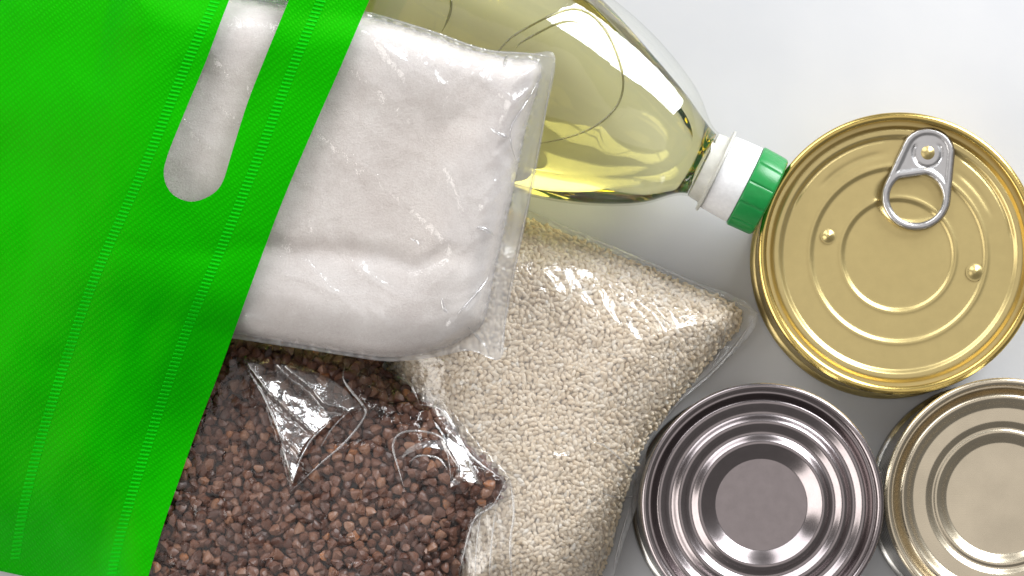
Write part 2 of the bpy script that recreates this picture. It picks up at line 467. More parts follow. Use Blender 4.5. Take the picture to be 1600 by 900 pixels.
# buckwheat
L_cont = smooth_poly([(330, 500), (450, 510), (560, 540), (612, 588), (690, 652), (740, 705), (786, 752), (770, 785), (742, 800), (722, 860), (708, 930), (690, 985), (500, 1000), (300, 1000), (180, 960), (150, 800), (220, 600)], True, 4)
L_film = smooth_poly([(310, 480), (450, 492), (570, 525), (630, 572), (700, 636), (750, 695), (797, 748), (806, 800), (800, 850), (803, 930), (806, 1005), (500, 1020), (300, 1020), (165, 980), (130, 800), (205, 590)], True, 4)
def buckwheat_base(u, v):
    return np.where(inside(R_film, u, v), np.minimum(rice_top(u, v) + 2.0, 38.5), 3.0)
def buckwheat_top(u, v):
    d = sdist(L_cont, u, v); b = buckwheat_base(u, v)
    b2 = np.maximum(b, 9)
    return b2 + (40.5 - b2) * pil(d, 70) + 1.5 * fbm(u / 60 + 5, v / 60, 2) * sstep(d, 0, 50)
# sugar
S_film = smooth_poly([(868, 90), (830, 83), (770, 79), (735, 70), (680, 50), (600, 25), (540, 12), (430, -2), (300, -28), (180, -60), (130, 100), (110, 330), (130, 470), (250, 510), (365, 529), (470, 545), (540, 556), (610, 565), (680, 558), (735, 548), (782, 562), (790, 500), (800, 430), (825, 320), (848, 200)], True, 4)
S_cont = smooth_poly([(846, 104), (800, 92), (735, 78), (680, 58), (600, 33), (540, 20), (430, 6), (300, -18), (195, -45), (150, 100), (130, 330), (150, 455), (250, 500), (365, 522), (470, 538), (540, 550), (610, 558), (680, 548), (728, 528), (757, 500), (772, 430), (797, 320), (822, 200)], True, 4)
def sugar_mid(u, v):
    return np.clip(68 - 19 * (v - 90) / 470, 47, 70)
def sugar_top(u, v):
    d = sdist(S_cont, u, v)
    m = sugar_mid(u, v)
    h = 17 * pil(d, 72 - 30 * sstep(u - 0.35 * v, 380, 640))
    h = h - 1.6 * sstep(d, 70, 150) + 1.3 * fbm(u / 130 + 3, v / 130 + 8, 2) * sstep(d, 0, 60)
    h = h - 4.5 * np.exp(-(((v - 400 - 0.06 * (u - 560) - 22 * fbm(u / 80, v / 200, 2)) / 16) ** 2)) * sstep(d, 10, 70) * 0.3      # pressed fold across the bag
    return m + h

# ------------------------------------------------------------------ oil bottle
def bl(t, q, z):
    """bottle coordinates (px along axis, px across, mm above axis) -> mm"""
    t, q, z = np.broadcast_arrays(np.asarray(t, float), np.asarray(q, float), np.asarray(z, float))
    o = W(1185, 300, BZ)
    a = np.array([AX[0], -AX[1], 0]); p = np.array([PX[0], -PX[1], 0])
    return o + (-t[..., None] * BS) * a + (q[..., None] * BS) * p + z[..., None] * np.array([0, 0, 1.0])
bottle = empty('oil_bottle', bl(500, 0, -BZ), 'clear plastic bottle of yellow cooking oil lying under the white bag', 'bottle')

NS = 96
ts = np.unique(np.r_[np.linspace(95, 1020, 220), np.linspace(95, 200, 60)])
def rings(ts, rs, hs, n=NS):
    V, F = [], []
    for t, r, h in zip(ts, rs, hs):
        a = np.linspace(0, 2 * np.pi, n, endpoint=False)
        V.append(bl(np.full(n, t), r * np.cos(a), h * np.sin(a)))
    V = np.concatenate(V)
    m = len(ts)
    for i in range(m - 1):
        for k in range(n):
            F.append((i * n + k, i * n + (k + 1) % n, (i + 1) * n + (k + 1) % n, (i + 1) * n + k))
    F.append(tuple(range(n))[::-1]); F.append(tuple((m - 1) * n + k for k in range(n)))
    return V, F
rs = b_r(ts)
# smooth the radius profile
ker = np.array([1, 2, 3, 2, 1.0]); ker /= ker.sum()
hs = rs * b_ratio(rs) * BS
V, F = rings(ts, rs, hs)
F = F[:-2] + [F[-1]]                 # the neck end is open into the collar
body = obj('bottle_wall', V, F, M_pet, bottle, True, 50, label='clear shoulder and wall of the oil bottle')
# oil with its level surface
V, F = [], []
LV = 16.5
nA, nT = 70, 26
tso = np.linspace(99, 1012, 200)
tso = np.unique(np.r_[tso, np.linspace(99, 180, 50), np.linspace(116, 150, 90)])
for t in tso:
    r = np.interp(t, ts, rs) - 4.0; h = r * b_ratio(r + 4) * BS
    if h > LV: a0 = math.asin(LV / h)
    else: a0 = math.pi / 2 - 1e-3
    a = np.linspace(math.pi - a0, 2 * math.pi + a0, nA)
    q = np.r_[r * np.cos(a), np.linspace(r * math.cos(a0), -r * math.cos(a0), nT + 2)[1:-1]]
    q = np.where(q > 0, q * (1 - 0.17 * (1 - sstep(t, 180, 430)) * sstep(t, 100, 150)), q)      # the thick clear shoulder stands off the oil on this side
    z = np.r_[h * np.sin(a), np.full(nT, min(LV, h * math.sin(a0)))]
    V.append(bl(np.full(len(q), t), q, z))
n = nA + nT
V = np.concatenate(V); m = len(tso)
for i in range(m - 1):
    for k in range(n):
        F.append((i * n + k, (i + 1) * n + k, (i + 1) * n + (k + 1) % n, i * n + (k + 1) % n))
F.append(tuple(range(n))); F.append(tuple((m - 1) * n + k for k in range(n))[::-1])
oil = obj('oil', V, F, M_oil, bottle, True, 40, label='yellow oil with its level surface inside the bottle')
bm = bmesh.new(); bm.from_mesh(oil.data); bmesh.ops.recalc_face_normals(bm, faces=bm.faces); bm.to_mesh(oil.data); bm.free()

def on_bottle(u, v, lift=0.3):
    # find the point of the upper wall that appears at this pixel
    z = BZ + 25.0
    for _ in range(8):
        p = W(u, v, z)
        d = p - W(1185, 300, BZ)
        t = -(d[0] * AX[0] - d[1] * AX[1]) / BS; q = (d[0] * PX[0] - d[1] * PX[1]) / BS
        r = float(np.interp(t, ts, rs)); f = max(1 - (q / r) ** 2, 0.0)
        z = BZ + math.sqrt(f) * r * float(b_ratio(r)) * BS
    return W(u, v, z + lift)
for pts, rad in (
    ([(700, 200), (720, 150), (755, 105), (782, 76), (800, 58), (830, 40), (862, 24), (893, 14), (922, 22), (948, 50), (966, 90), (974, 128), (968, 158), (950, 182), (925, 200), (890, 214), (850, 223), (800, 230), (750, 236)], 0.42),
    ([(806, 76), (815, 66), (840, 52), (868, 38), (890, 33), (905, 36)], 0.4),
    ([(690, 50), (700, 30), (705, 8), (700, -20), (680, -50)], 0.5)):
    path = [on_bottle(u, v, 0.1) for u, v in smooth_poly(pts, False, 4)]
    V, F = tube(path, rad)
    obj('embossed_ridge', V, F, M_ridge, body)

def lathe(profile, n=96):
    """profile of (t px, r px) about the bottle axis"""
    V, F = [], []
    for t, r in profile:
        a = np.linspace(0, 2 * np.pi, n, endpoint=False)
        V.append(bl(np.full(n, t), r * np.cos(a), r * BS * np.sin(a)))
    m = len(profile)
    for i in range(m - 1):
        for k in range(n):
            F.append((i * n + k, i * n + (k + 1) % n, (i + 1) * n + (k + 1) % n, (i + 1) * n + k))
    F.append(tuple(range(n))[::-1]); F.append(tuple((m - 1) * n + k for k in range(n)))
    return np.concatenate(V), F
V, F = lathe([(97, 50), (96, 54), (80, 55.5), (77, 57), (76.5, 66), (75, 68), (72.5, 68), (71.5, 66), (71, 50)])
obj('neck_ring', V, F, M_cream, bottle, True, 35, label='cream translucent flange round the bottle neck')
V, F = lathe([(72, 40), (71.5, 59), (70, 61), (50, 62.5), (26, 63.5), (24.4, 63), (24, 40)])
obj('tamper_collar', V, F, M_white, bottle, True, 35, label='white plastic collar below the green cap')
# green screw cap with grip ribs
n = 144; V, F = [], []
prof = [(23.5, 40, 0), (23.4, 64, 0), (22, 66, 0), (20, 66.5, 1), (-14, 65, 1), (-18, 64, 0.4), (-20.5, 61, 0), (-21, 55, 0), (-20, 50, 0)]
for t, r, g in prof:
    a = np.linspace(0, 2 * np.pi, n, endpoint=False)
    rr = r - g * 1.5 * (np.mod(np.arange(n), 12) < 1)
    V.append(bl(np.full(n, t), rr * np.cos(a), rr * BS * np.sin(a)))
for i in range(len(prof) - 1):
    for k in range(n):
        F.append((i * n + k, i * n + (k + 1) % n, (i + 1) * n + (k + 1) % n, (i + 1) * n + k))
F.append(tuple(range(n))[::-1]); F.append(tuple((len(prof) - 1) * n + k for k in range(n)))
obj('screw_cap', np.concatenate(V), F, M_green, bottle, True, 25, label='green ribbed screw cap touching the gold can')

# ------------------------------------------------------------------ cans
def can_body(cu, cv, H, R_px, mat, parent, nseg=128):
    """wall below the double seam; R_px measured at the rim"""
    c = W(cu, cv, H); R = R_px * K * (1 - H / D)
    prof = [(0.0, R - 5), (0.0, R - 1.2), (0.5, R - 0.3), (1.8, R), (3.0, R - 0.5), (3.6, R - 1.9)]
    z = 6.0
    while z < H - 8:
        prof += [(z, R - 1.9), (z + 0.8, R - 2.35), (z + 1.6, R - 1.9)]; z += 4.6
    prof += [(H - 4.2, R - 1.9), (H - 3.2, R - 1.5)]
    V, F = [], []
    a = np.linspace(0, 2 * np.pi, nseg, endpoint=False)
    for zz, r in prof:
        V.append(np.stack([c[0] + r * np.cos(a), c[1] + r * np.sin(a), np.full(nseg, zz)], -1))
    for i in range(len(prof) - 1):
        for k in range(nseg):
            F.append((i * nseg + k, i * nseg + (k + 1) % nseg, (i + 1) * nseg + (k + 1) % nseg, (i + 1) * nseg + k))
    F.append(tuple(range(nseg))[::-1])
    return obj('can_wall', np.concatenate(V), F, mat, parent, True, 50)
def can_rim(cu, cv, H, R_px, w_px, mat, parent, nseg=160, depth=4.0):
    c = W(cu, cv, H); s = K * (1 - H / D); R = R_px * s; w = w_px * s
    r0 = R - w / 2
    prof = [(R - 1.45, H - 3.6), (R - 0.25, H - 3.2), (R, H - 2.4), (R, H - 1.0), (R - 0.22 * w, H - 0.25), (r0, H), (R - 0.78 * w, H - 0.25), (R - w, H - 1.0), (R - w, H - depth)]
    prof = smooth_poly(prof, False, 3)
    a = np.linspace(0, 2 * np.pi, nseg, endpoint=False); V, F = [], []
    for r, zz in prof:
        V.append(np.stack([c[0] + r * np.cos(a), c[1] + r * np.sin(a), np.full(nseg, zz)], -1))
    for i in range(len(prof) - 1):
        for k in range(nseg):
            F.append((i * nseg + k, i * nseg + (k + 1) % nseg, (i + 1) * nseg + (k + 1) % nseg, (i + 1) * nseg + k))
    return obj('rolled_rim', np.concatenate(V), F, mat, parent)
def can_lid(cu, cv, H, R_px, zfun, mat, parent, nr=170, nseg=192):
    """polar sheet; zfun(r_px, angle) = mm below the rim top"""
    c = W(cu, cv, H); s = K * (1 - H / D)
    rr = np.linspace(0.5, R_px, nr); a = np.linspace(0, 2 * np.pi, nseg, endpoint=False)
    Rg, Ag = np.meshgrid(rr, a, indexing='ij')
    Z = H + zfun(Rg, Ag) + 0.10 * fbm(Rg * np.cos(Ag) / 60 + cu, Rg * np.sin(Ag) / 60 + cv, 2)
    V = np.stack([c[0] + Rg * s * np.cos(Ag), c[1] + Rg * s * np.sin(Ag), Z], -1).reshape(-1, 3)
    F = []
    for i in range(nr - 1):
        for k in range(nseg):
            F.append((i * nseg + k, (i + 1) * nseg + k, (i + 1) * nseg + (k + 1) % nseg, i * nseg + (k + 1) % nseg))
    F.append(tuple(range(nseg)))
    return obj('lid', V, F, mat, parent)

# gold can ----------------------------------------------------------
GU, GV, GH, GR = 1406, 396, 35.0, 221
gold = empty('food_can', W(GU, GV, GH) * [1, 1, 0], 'gold tin can with silver ring pull standing beside the bottle cap', 'can', 'food cans standing on the table')
can_body(GU, GV, GH, GR, M_gold, gold)
can_rim(GU, GV, GH, GR, 13, M_gold_rim, gold, depth=4.5)
def gold_z(r, a):
    z = -4.4 + 0 * r
    z = z + 0.9 * sstep(r, 203, 193) + 0.0 * r          # out of the countersink up onto the panel rim
    z = z - 1.3 * sstep(r, 189, 179)
    z = z + 0.35 * np.exp(-((r - 138) / 4.5) ** 2) - 0.6 * sstep(r, 142, 131)
    z = z + 0.35 * np.exp(-((r - 89) / 4.5) ** 2) - 0.6 * sstep(r, 93, 82)
    # finger recess beside the tab and score arcs
    ang = np.degrees(a) % 360
    z = z - 0.5 * np.exp(-((r - 181) / 3.0) ** 2) * (sstep(ang, 5, 12) * sstep(ang, 60, 52) + sstep(ang, 92, 100) * sstep(ang, 158, 150))
    z = z - 0.35 * np.exp(-((r - 160) / 5) ** 2) * (sstep(ang, 18, 30) * sstep(ang, 58, 48) + sstep(ang, 92, 104) * sstep(ang, 142, 130))
    x, y = r * np.cos(a), r * np.sin(a)
    z = z - 0.8 * sstep(np.hypot((x - 22) / 1.35, (y - 92)), 46, 34)     # the finger well under the ring
    return z
glid = can_lid(GU, GV, GH, 208, gold_z, M_gold, gold)
def dome(u, v, zc, r_mm, h_mm, name, mat, parent):
    c = W(u, v, zc); V, F = [], []
    n, m = 28, 9
    for i in range(m):
        f = i / (m - 1)
        rr = r_mm * (1 - f); zz = h_mm * (0.5 + 0.5 * math.cos(math.pi * (1 - f)))
        for k in range(n):
            a = 2 * math.pi * k / n
            V.append((c[0] + max(rr, 0.02) * math.cos(a), c[1] + max(rr, 0.02) * math.sin(a), zc + zz))
    for i in range(m - 1):
        for k in range(n):
            F.append((i * n + k, i * n + (k + 1) % n, (i + 1) * n + (k + 1) % n, (i + 1) * n + k))
    F.append(tuple((m - 1) * n + k for k in range(n)))
    return obj(name, V, F, mat, parent)
dome(1294, 369, GH - 4.9, 3.0, 1.2, 'dimple', M_gold, glid)
dome(1523, 425, GH - 4.9, 3.5, 1.2, 'dimple', M_gold, glid)
# ring pull
a = np.linspace(0, 2 * np.pi, 72, endpoint=False)
c1, c2 = np.array([1450, 239.0]), np.array([1431.5, 308.0])
from itertools import chain
pts = np.vstack([np.c_[c1[0] + 42 * np.cos(a), c1[1] + 40 * np.sin(a)], np.c_[c2[0] + 54 * np.cos(a), c2[1] + 52 * np.sin(a)]])
def hull(P):
    P = sorted(map(tuple, P)); 
    def half(P):
        h = []
        for p in P:
            while len(h) > 1 and (h[-1][0] - h[-2][0]) * (p[1] - h[-2][1]) - (h[-1][1] - h[-2][1]) * (p[0] - h[-2][0]) <= 0: h.pop()
            h.append(p)
        return h
    lo, up = half(P), half(P[::-1]); return np.array(lo[:-1] + up[:-1])
T_out = hull(pts)
T_hole = np.c_[c2[0] + 41.5 * np.cos(a), np.maximum(c2[1] + 1 + 39 * np.sin(a), c2[1] - 33 - 6 * np.cos(a))]
V, F = triangulate(T_out, 2.4, [T_hole], 0.1)
d = np.minimum(seg_dist(T_out, V[:, 0], V[:, 1]), seg_dist(T_hole, V[:, 0], V[:, 1]))
dr = np.hypot(V[:, 0] - 1449.5, V[:, 1] - 239)
zz = np.where(d < 12, 1.05 * np.sqrt(np.maximum(1 - ((d - 6) / 6) ** 2, 0)), 0.0)
zz = np.maximum(zz, 0.45 * sstep(d, 3, 6))
zz = zz - 0.5 * np.exp(-((dr - 22) / 2.0) ** 2) * sstep(V[:, 1], 222, 230)
tb0 = GH - 3.2
VV, FF = closed_sheet(V, F, tb0 + zz, np.full(len(V), tb0 - 0.25))
tab = obj('pull_tab', VV, FF, M_tab, gold, True, 55, label='silver ring pull riveted to the gold lid')
dome(1449.5, 239, tb0 + 0.1, 4.0, 1.3, 'rivet', M_gold, tab)

# silver can --------------------------------------------------------
SU, SV, SH, SR = 1192, 788, 66.0, 190
silver = empty('food_can', W(SU, SV, SH) * [1, 1, 0], 'dark silver tin can with concentric ridges beside the rice bag', 'can', 'food cans standing on the table')
can_body(SU, SV, SH, SR, M_steel, silver)
can_rim(SU, SV, SH, SR, 11, M_silver, silver, depth=4.2)
def silver_z(r, a):
    bead = -4.1 + 0.92 * np.cos(2 * np.pi * (r - 97) / 31.5)
    z = np.where(r > 97, bead, -3.18 - 3.6 * (0.3 * sstep(r, 97, 71) + 0.7 * np.clip((95 - r) / 23.0, 0, 1)))
    return z
can_lid(SU, SV, SH, 180, silver_z, M_silver, silver)

# champagne can -----------------------------------------------------
QU, QV, QH, QR = 1570, 778, 47.0, 188
pale = empty('food_can', W(QU, QV, QH) * [1, 1, 0], 'pale champagne tin can cut off by the right edge', 'can', 'food cans standing on the table')
can_body(QU, QV, QH, QR, M_steel, pale)
can_rim(QU, QV, QH, QR, 12, M_pale, pale, depth=4.2)
def pale_z(r, a):
    z = -4.3 + 0 * r
    z = z + 2.6 * sstep(r, 174, 158) - 2.4 * sstep(r, 158, 140)
    z = z - 1.5 * sstep(r, 122, 108) + 0.6 * np.exp(-((r - 104) / 5.0) ** 2)
    z = z - 1.4 * sstep(r, 99, 86)
    return z
can_lid(QU, QV, QH, 177, pale_z, M_pale, pale)

# ------------------------------------------------------------------ grains
def grain_mesh(kind, n=9, m=6, seed=0):
    if kind == 'rice': n, m = 7, 5
    r = np.random.default_rng(seed); V, F = [], []
    V.append((0, 0, -1.0))
    for i in range(1, m):
        ph = -math.pi / 2 + math.pi * i / m
        for k in range(n):
            th = 2 * math.pi * k / n
            V.append((math.cos(ph) * math.cos(th), math.cos(ph) * math.sin(th), math.sin(ph)))
    V.append((0, 0, 1.0))
    for k in range(n): F.append((0, 1 + (k + 1) % n, 1 + k))
    for i in range(m - 2):
        for k in range(n):
            a_, b_ = 1 + i * n + k, 1 + i * n + (k + 1) % n
            F.append((a_, b_, b_ + n)); F.append((a_, b_ + n, a_ + n))
    top = len(V) - 1
    for k in range(n): F.append((top, 1 + (m - 2) * n + k, 1 + (m - 2) * n + (k + 1) % n))
    V = np.array(V, float)
    if kind == 'buckwheat':
        # three-cornered kernel with a blunt point
        th = np.arctan2(V[:, 1], V[:, 0]); h = (V[:, 2] + 1) / 2
        k = (1 + 0.22 * np.cos(3 * th) + 0.05 * np.cos(2 * th + r.uniform(0, 6))) * (1.0 - 0.22 * h)
        V[:, 0] *= 2.55 * k; V[:, 1] *= 2.45 * k
        V[:, 2] = V[:, 2] * 1.75 + 0.35 * h ** 3
        V += r.normal(0, 0.07, V.shape)
    else:
        V[:, 0] = np.sign(V[:, 0]) * np.abs(V[:, 0]) ** 0.9 * 1.85 * r.uniform(0.72, 1.12)
        V[:, 1] *= 0.90; V[:, 2] *= 0.85
        V[:, 1] += 0.035 * V[:, 0] ** 2 * r.uniform(-1, 1)
    return V, np.array(F)
def rand_rot(n, flat, r):
    """random orientations; flat = how far the third axis keeps upright"""
    R = np.zeros((n, 3, 3))
    up = r.normal(size=(n, 3)); up[:, 2] = np.abs(up[:, 2]) + flat
    up /= np.linalg.norm(up, axis=1)[:, None]
    t = r.normal(size=(n, 3)); t -= (t * up).sum(1)[:, None] * up; t /= np.linalg.norm(t, axis=1)[:, None]
    R[:, :, 0], R[:, :, 1], R[:, :, 2] = t, np.cross(up, t), up
    return R
def poisson(poly, rad, r, tries):
    """quick dart throwing in the picture plane"""
    lo, hi = np.min(poly, 0), np.max(poly, 0); cell = rad / 1.4142; grid = {}; out = []
    C = r.uniform(lo, hi, (tries, 2)); C = C[sdist(poly, C[:, 0], C[:, 1]) > 1.0]
    for x, y in C:
        i, j = int(x // cell), int(y // cell); ok = True
        for a_ in range(i - 2, i + 3):
            for b_ in range(j - 2, j + 3):
                q = grid.get((a_, b_))
                if q and (q[0] - x) ** 2 + (q[1] - y) ** 2 < rad * rad: ok = False; break
            if not ok: break
        if ok: grid[(i, j)] = (x, y); out.append((x, y))
    return np.array(out)
def pile(name, stuff_name, parent, mat, kind, poly, topf, layers, rad, flat, seed, show, centre, skip):
    r = np.random.default_rng(seed)
    variants = [grain_mesh(kind, seed=s) for s in range(7)]
    P, lay = [], []
    for li, dz in enumerate(layers):
        q = poisson(poly, rad, r, int(14 * (np.ptp(poly[:, 0]) * np.ptp(poly[:, 1])) / rad ** 2))
        q = q[~skip(q[:, 0], q[:, 1])]
        z = topf(q[:, 0], q[:, 1]) - dz + r.uniform(-0.5, 0.4, len(q))
        P.append(np.c_[q, z]); lay += [li] * len(q)
    P = np.vstack(P); lay = np.array(lay)
    pos = W(P[:, 0], P[:, 1], P[:, 2]); n = len(pos)
    R = rand_rot(n, flat, r); sc = r.uniform(0.80, 1.14, n); tint = np.clip(r.normal(0.5, 0.24, n), 0, 1); var = r.integers(0, 7, n)
    vis = (lay == 0) & inside(show, P[:, 0], P[:, 1])
    ids = np.where(vis)[0]
    ids = ids[np.argsort(np.hypot(P[ids, 0] - centre[0], P[ids, 1] - centre[1]))][:300]
    single = np.zeros(n, bool); single[ids] = True
    # individual pieces share 20 meshes
    bank = {}
    off = ORIG[parent.name]
    for i in ids:
        key = (var[i], int(tint[i] * 4.999))
        if key not in bank:
            v_, f_ = variants[key[0]]
            me = mesh_from(name, v_ / 1000, f_, True, 27 if kind == 'buckwheat' else None); me.materials.append(mat)
            at = me.attributes.new('tint', 'FLOAT', 'POINT'); at.data.foreach_set('value', np.full(len(v_), (key[1] + 0.5) / 5, np.float32))
            bank[key] = me
        o = bpy.data.objects.new(name, bank[key]); scene.collection.objects.link(o)
        M = Matrix.Identity(4)
        for a_ in range(3):
            for b_ in range(3): M[a_][b_] = R[i][a_, b_] * sc[i]
            M[a_][3] = (pos[i][a_] - off[a_]) / 1000
        o.parent = parent; o.matrix_local = M
    VV, FF, TT, base = [], [], [], 0
    for i in np.where(~single)[0]:
        v_, f_ = variants[var[i]]
        VV.append((v_ * sc[i]) @ R[i].T + pos[i]); FF.append(f_ + base); TT.append(np.full(len(v_), tint[i])); base += len(v_)
    o = obj(stuff_name, np.concatenate(VV), np.concatenate(FF), mat, parent, True, 27 if kind == 'buckwheat' else None, kind='stuff')
    at = o.data.attributes.new('tint', 'FLOAT', 'POINT'); at.data.foreach_set('value', np.concatenate(TT).astype(np.float32))
    return n

def tinted(o, val=0.35):
    at = o.data.attributes.new('tint', 'FLOAT', 'POINT'); at.data.foreach_set('value', np.full(len(o.data.vertices), val, np.float32))

def creases(parent, zf, lines, mat, lift=0.3):
    for pts, rad in lines:
        q = smooth_poly(pts, False, 6)
        path = W(q[:, 0], q[:, 1], zf(q[:, 0], q[:, 1]) + lift)
        V, F = tube(path, rad, 7)
        obj('crease', V, F, mat, parent)

TOTE_COVER = [(460, 150), (320, 500), (190, 760), (150, 940), (-100, 940), (-100, 150)]
# rice bag ----------------------------------------------------------
rice = empty('rice_bag', W(860, 640, 0), 'clear plastic bag of white rice lying beside the silver can', 'bag', 'bags of dry food')
V, F = triangulate(R_cont, 14)
d = sdist(R_cont, V[:, 0], V[:, 1])
VV, FF = closed_sheet(V, F, np.maximum(rice_top(V[:, 0], V[:, 1]) - 2.5, 4), 6 - 5 * pil(d, 100))
tinted(obj('rice_core', VV, FF, M_rice, rice, label='inner mass of rice under the top grains'), 0.5)
show_rice = [(820, 345), (1160, 492), (1050, 630), (1000, 720), (960, 850), (800, 890), (800, 760), (690, 640), (660, 575), (785, 550), (815, 400)]
pile('rice_grain', 'rice_grains', rice, M_rice, 'rice', R_cont, rice_top, (0.8, 1.3, 2.0), 6.3, 1.0, 11, show_rice, (930, 600), lambda u, v: (sdist(S_film, u, v) > 45) | (v > 930) | (sdist(L_film, u, v) > 90))
def rice_film_z(u, v):
    dc = sdist(R_cont, u, v); dfm = sdist(R_film, u, v)
    z = rice_top(u, v)
    cr = 1.1 * ridged(u / 34 + 2, v / 26) * ridged(u / 60, v / 75 + 4) + 0.35 * ridged(u / 13, v / 15)
    # stretch pleats fanning down from the sealed upper corner
    ct = (u - 820) * 0.912 + (v - 326) * 0.41; cn = -(u - 820) * 0.41 + (v - 326) * 0.912
    cr = cr + 2.2 * np.exp(-((cn - 72) / 46) ** 2) * sstep(ct, 40, 120) * sstep(vnoise((0.6 * u + 0.8 * v) / 42, (0.8 * u - 0.6 * v) / 16), 0.3, 0.75) * (0.5 + 0.5 * np.sin((0.8 * u - 0.6 * v) / 3.7 + 2.5 * fbm(u / 60, v / 60, 2)))
    seal = 7.5 + 1.2 * fbm(u / 25, v / 25, 2)
    return np.where(dc > 0, z + 0.9 + cr * sstep(dc, 0, 25), seal + 2.0 * sstep(dc, -14, 0) + 0.4)
V, F = triangulate(R_film, 3.6)
d = sdist(R_film, V[:, 0], V[:, 1])
VV, FF = closed_sheet(V, F, rice_film_z(V[:, 0], V[:, 1]), np.where(sdist(R_cont, V[:, 0], V[:, 1]) > 0, 5.5 - 5 * pil(d, 110), 7.0))
rf = obj('plastic_film', VV, FF, M_film, rice)
creases(rf, rice_film_z, [([(1184, 488), (1150, 540), (1110, 585), (1062, 626), (1018, 685)], 0.7), ([(1184, 488), (1080, 440), (960, 388), (830, 333)], 0.5),
    ([(925, 690), (950, 700), (985, 735), (1004, 770)], 0.4), ([(940, 770), (970, 778), (1000, 772)], 0.4), ([(985, 790), (970, 840), (958, 890)], 0.5), ([(1135, 505), (1128, 540), (1112, 575)], 0.4)], M_crease)

# buckwheat bag --------------------------------------------------------
lent = empty('buckwheat_bag', W(470, 760, 0), 'crinkled clear plastic bag of brown buckwheat half under the green tote', 'bag', 'bags of dry food')
V, F = triangulate(L_cont, 14)
d = sdist(L_cont, V[:, 0], V[:, 1])
VV, FF = closed_sheet(V, F, np.maximum(buckwheat_top(V[:, 0], V[:, 1]) - 4.8, buckwheat_base(V[:, 0], V[:, 1]) + 0.6), buckwheat_base(V[:, 0], V[:, 1]) + 0.2)
tinted(obj('buckwheat_core', VV, FF, M_buckwheat, lent, label='inner mass of buckwheat under the top layer'), 0.1)  # dark tint puts the shade of the gaps between grains into the colour
show_l = [(365, 535), (600, 575), (690, 655), (785, 752), (725, 830), (712, 896), (250, 896), (300, 700)]
pile('buckwheat_grain', 'buckwheat_grains', lent, M_buckwheat, 'buckwheat', L_cont, buckwheat_top, (1.6, 2.5, 3.8), 13.8, 0.25, 21, show_l, (500, 720), lambda u, v: (sdist(S_film, u, v) > 40) | (v > 940) | (sdist(TOTE_COVER, u, v) > 0))
def buckwheat_film_z(u, v):
    dc = sdist(L_cont, u, v)
    z = buckwheat_top(u, v) + 1.1
    cr = 1.4 * ridged(u / 42 + 9, v / 36 + 1) * ridged(u / 70 + 3, v / 60 + 7) + 0.35 * ridged(u / 15, v / 17)
    # crumpled flap: a run of tilted facets that face the window
    ph = (u * 0.66 - v * 0.75) / 46.0 + 0.3 * fbm(u / 55 + 1, v / 55 + 2, 2)
    saw = ph - np.floor(ph)
    saw = np.minimum(1 - saw, saw / 0.16)
    pA = [(376, 560), (430, 562), (520, 585), (572, 634), (525, 660), (480, 694), (456, 770), (438, 690), (410, 618)]
    pB = [(655, 630), (690, 650), (715, 690), (745, 740), (755, 758), (705, 760), (712, 730), (690, 690)]
    cr = cr * (1 - 0.7 * (sstep(sdist(pA, u, v), -2, 5) + sstep(sdist(pB, u, v), -2, 5))) + 6.3 * saw * (sstep(sdist(pA, u, v), -2, 5) + sstep(sdist(pB, u, v), -2, 5))
    # flattened empty margin on the right, with pleats along its length
    mar = buckwheat_base(u, v) + 2.0 + 0.9 * np.abs(np.sin((u - 0.12 * v) / 6.0 + 2.5 * fbm(u / 60, v / 120, 2)))
    return np.where(dc > 0, z + cr * sstep(dc, -4, 18), mar + 1.0 * sstep(dc, -20, 0))
V, F = triangulate(L_film, 3.8)
VV, FF = closed_sheet(V, F, buckwheat_film_z(V[:, 0], V[:, 1]), buckwheat_base(V[:, 0], V[:, 1]) + 0.05)
lf = obj('plastic_film', VV, FF, M_film_dark, lent)
for fo in ([(379, 564), (402, 564), (430, 570), (470, 572), (500, 584), (528, 600), (548, 618), (566, 640), (545, 648), (522, 652), (496, 672), (474, 696), (462, 728), (455, 764), (447, 730), (442, 698), (430, 660), (412, 622)],
           [(652, 612), (664, 618), (676, 632), (694, 642), (712, 672), (728, 708), (744, 738), (754, 757), (728, 752), (702, 762), (712, 742), (708, 718), (690, 702), (664, 700), (640, 708), (628, 716), (636, 702), (660, 690), (690, 688), (700, 694), (694, 664), (676, 642)]):
    V, F = triangulate(smooth_poly(fo, True, 3), 3.2)
    VV = W(V[:, 0], V[:, 1], buckwheat_film_z(V[:, 0], V[:, 1]) + 0.35)
    obj('film_fold', VV, F, M_fold, lf)
creases(lf, buckwheat_film_z, [
    ([(540, 568), (536, 590), (548, 610), (566, 632), (570, 650), (540, 690), (500, 725), (454, 768)], 0.55),
    ([(380, 566), (410, 615), (438, 680), (446, 728)], 0.5), ([(520, 655), (488, 685), (468, 720), (458, 752)], 0.45),
    ([(548, 640), (520, 668), (500, 700)], 0.3),
    ([(632, 764), (622, 730), (614, 695), (628, 676), (660, 674), (690, 684), (700, 712), (706, 760)], 0.5),
    ([(640, 722), (655, 712), (685, 716), (700, 735)], 0.4),
    ([(655, 632), (690, 640), (712, 672), (735, 712), (790, 752)], 0.6), ([(606, 580), (640, 600), (655, 630)], 0.4),
    ([(790, 752), (770, 790), (742, 810), (726, 860), (716, 905)], 0.45), ([(752, 800), (745, 850), (742, 910)], 0.35), ([(775, 790), (768, 850), (764, 910)], 0.35),
    ([(797, 752), (803, 800), (797, 850), (800, 910)], 0.5)], M_crease)

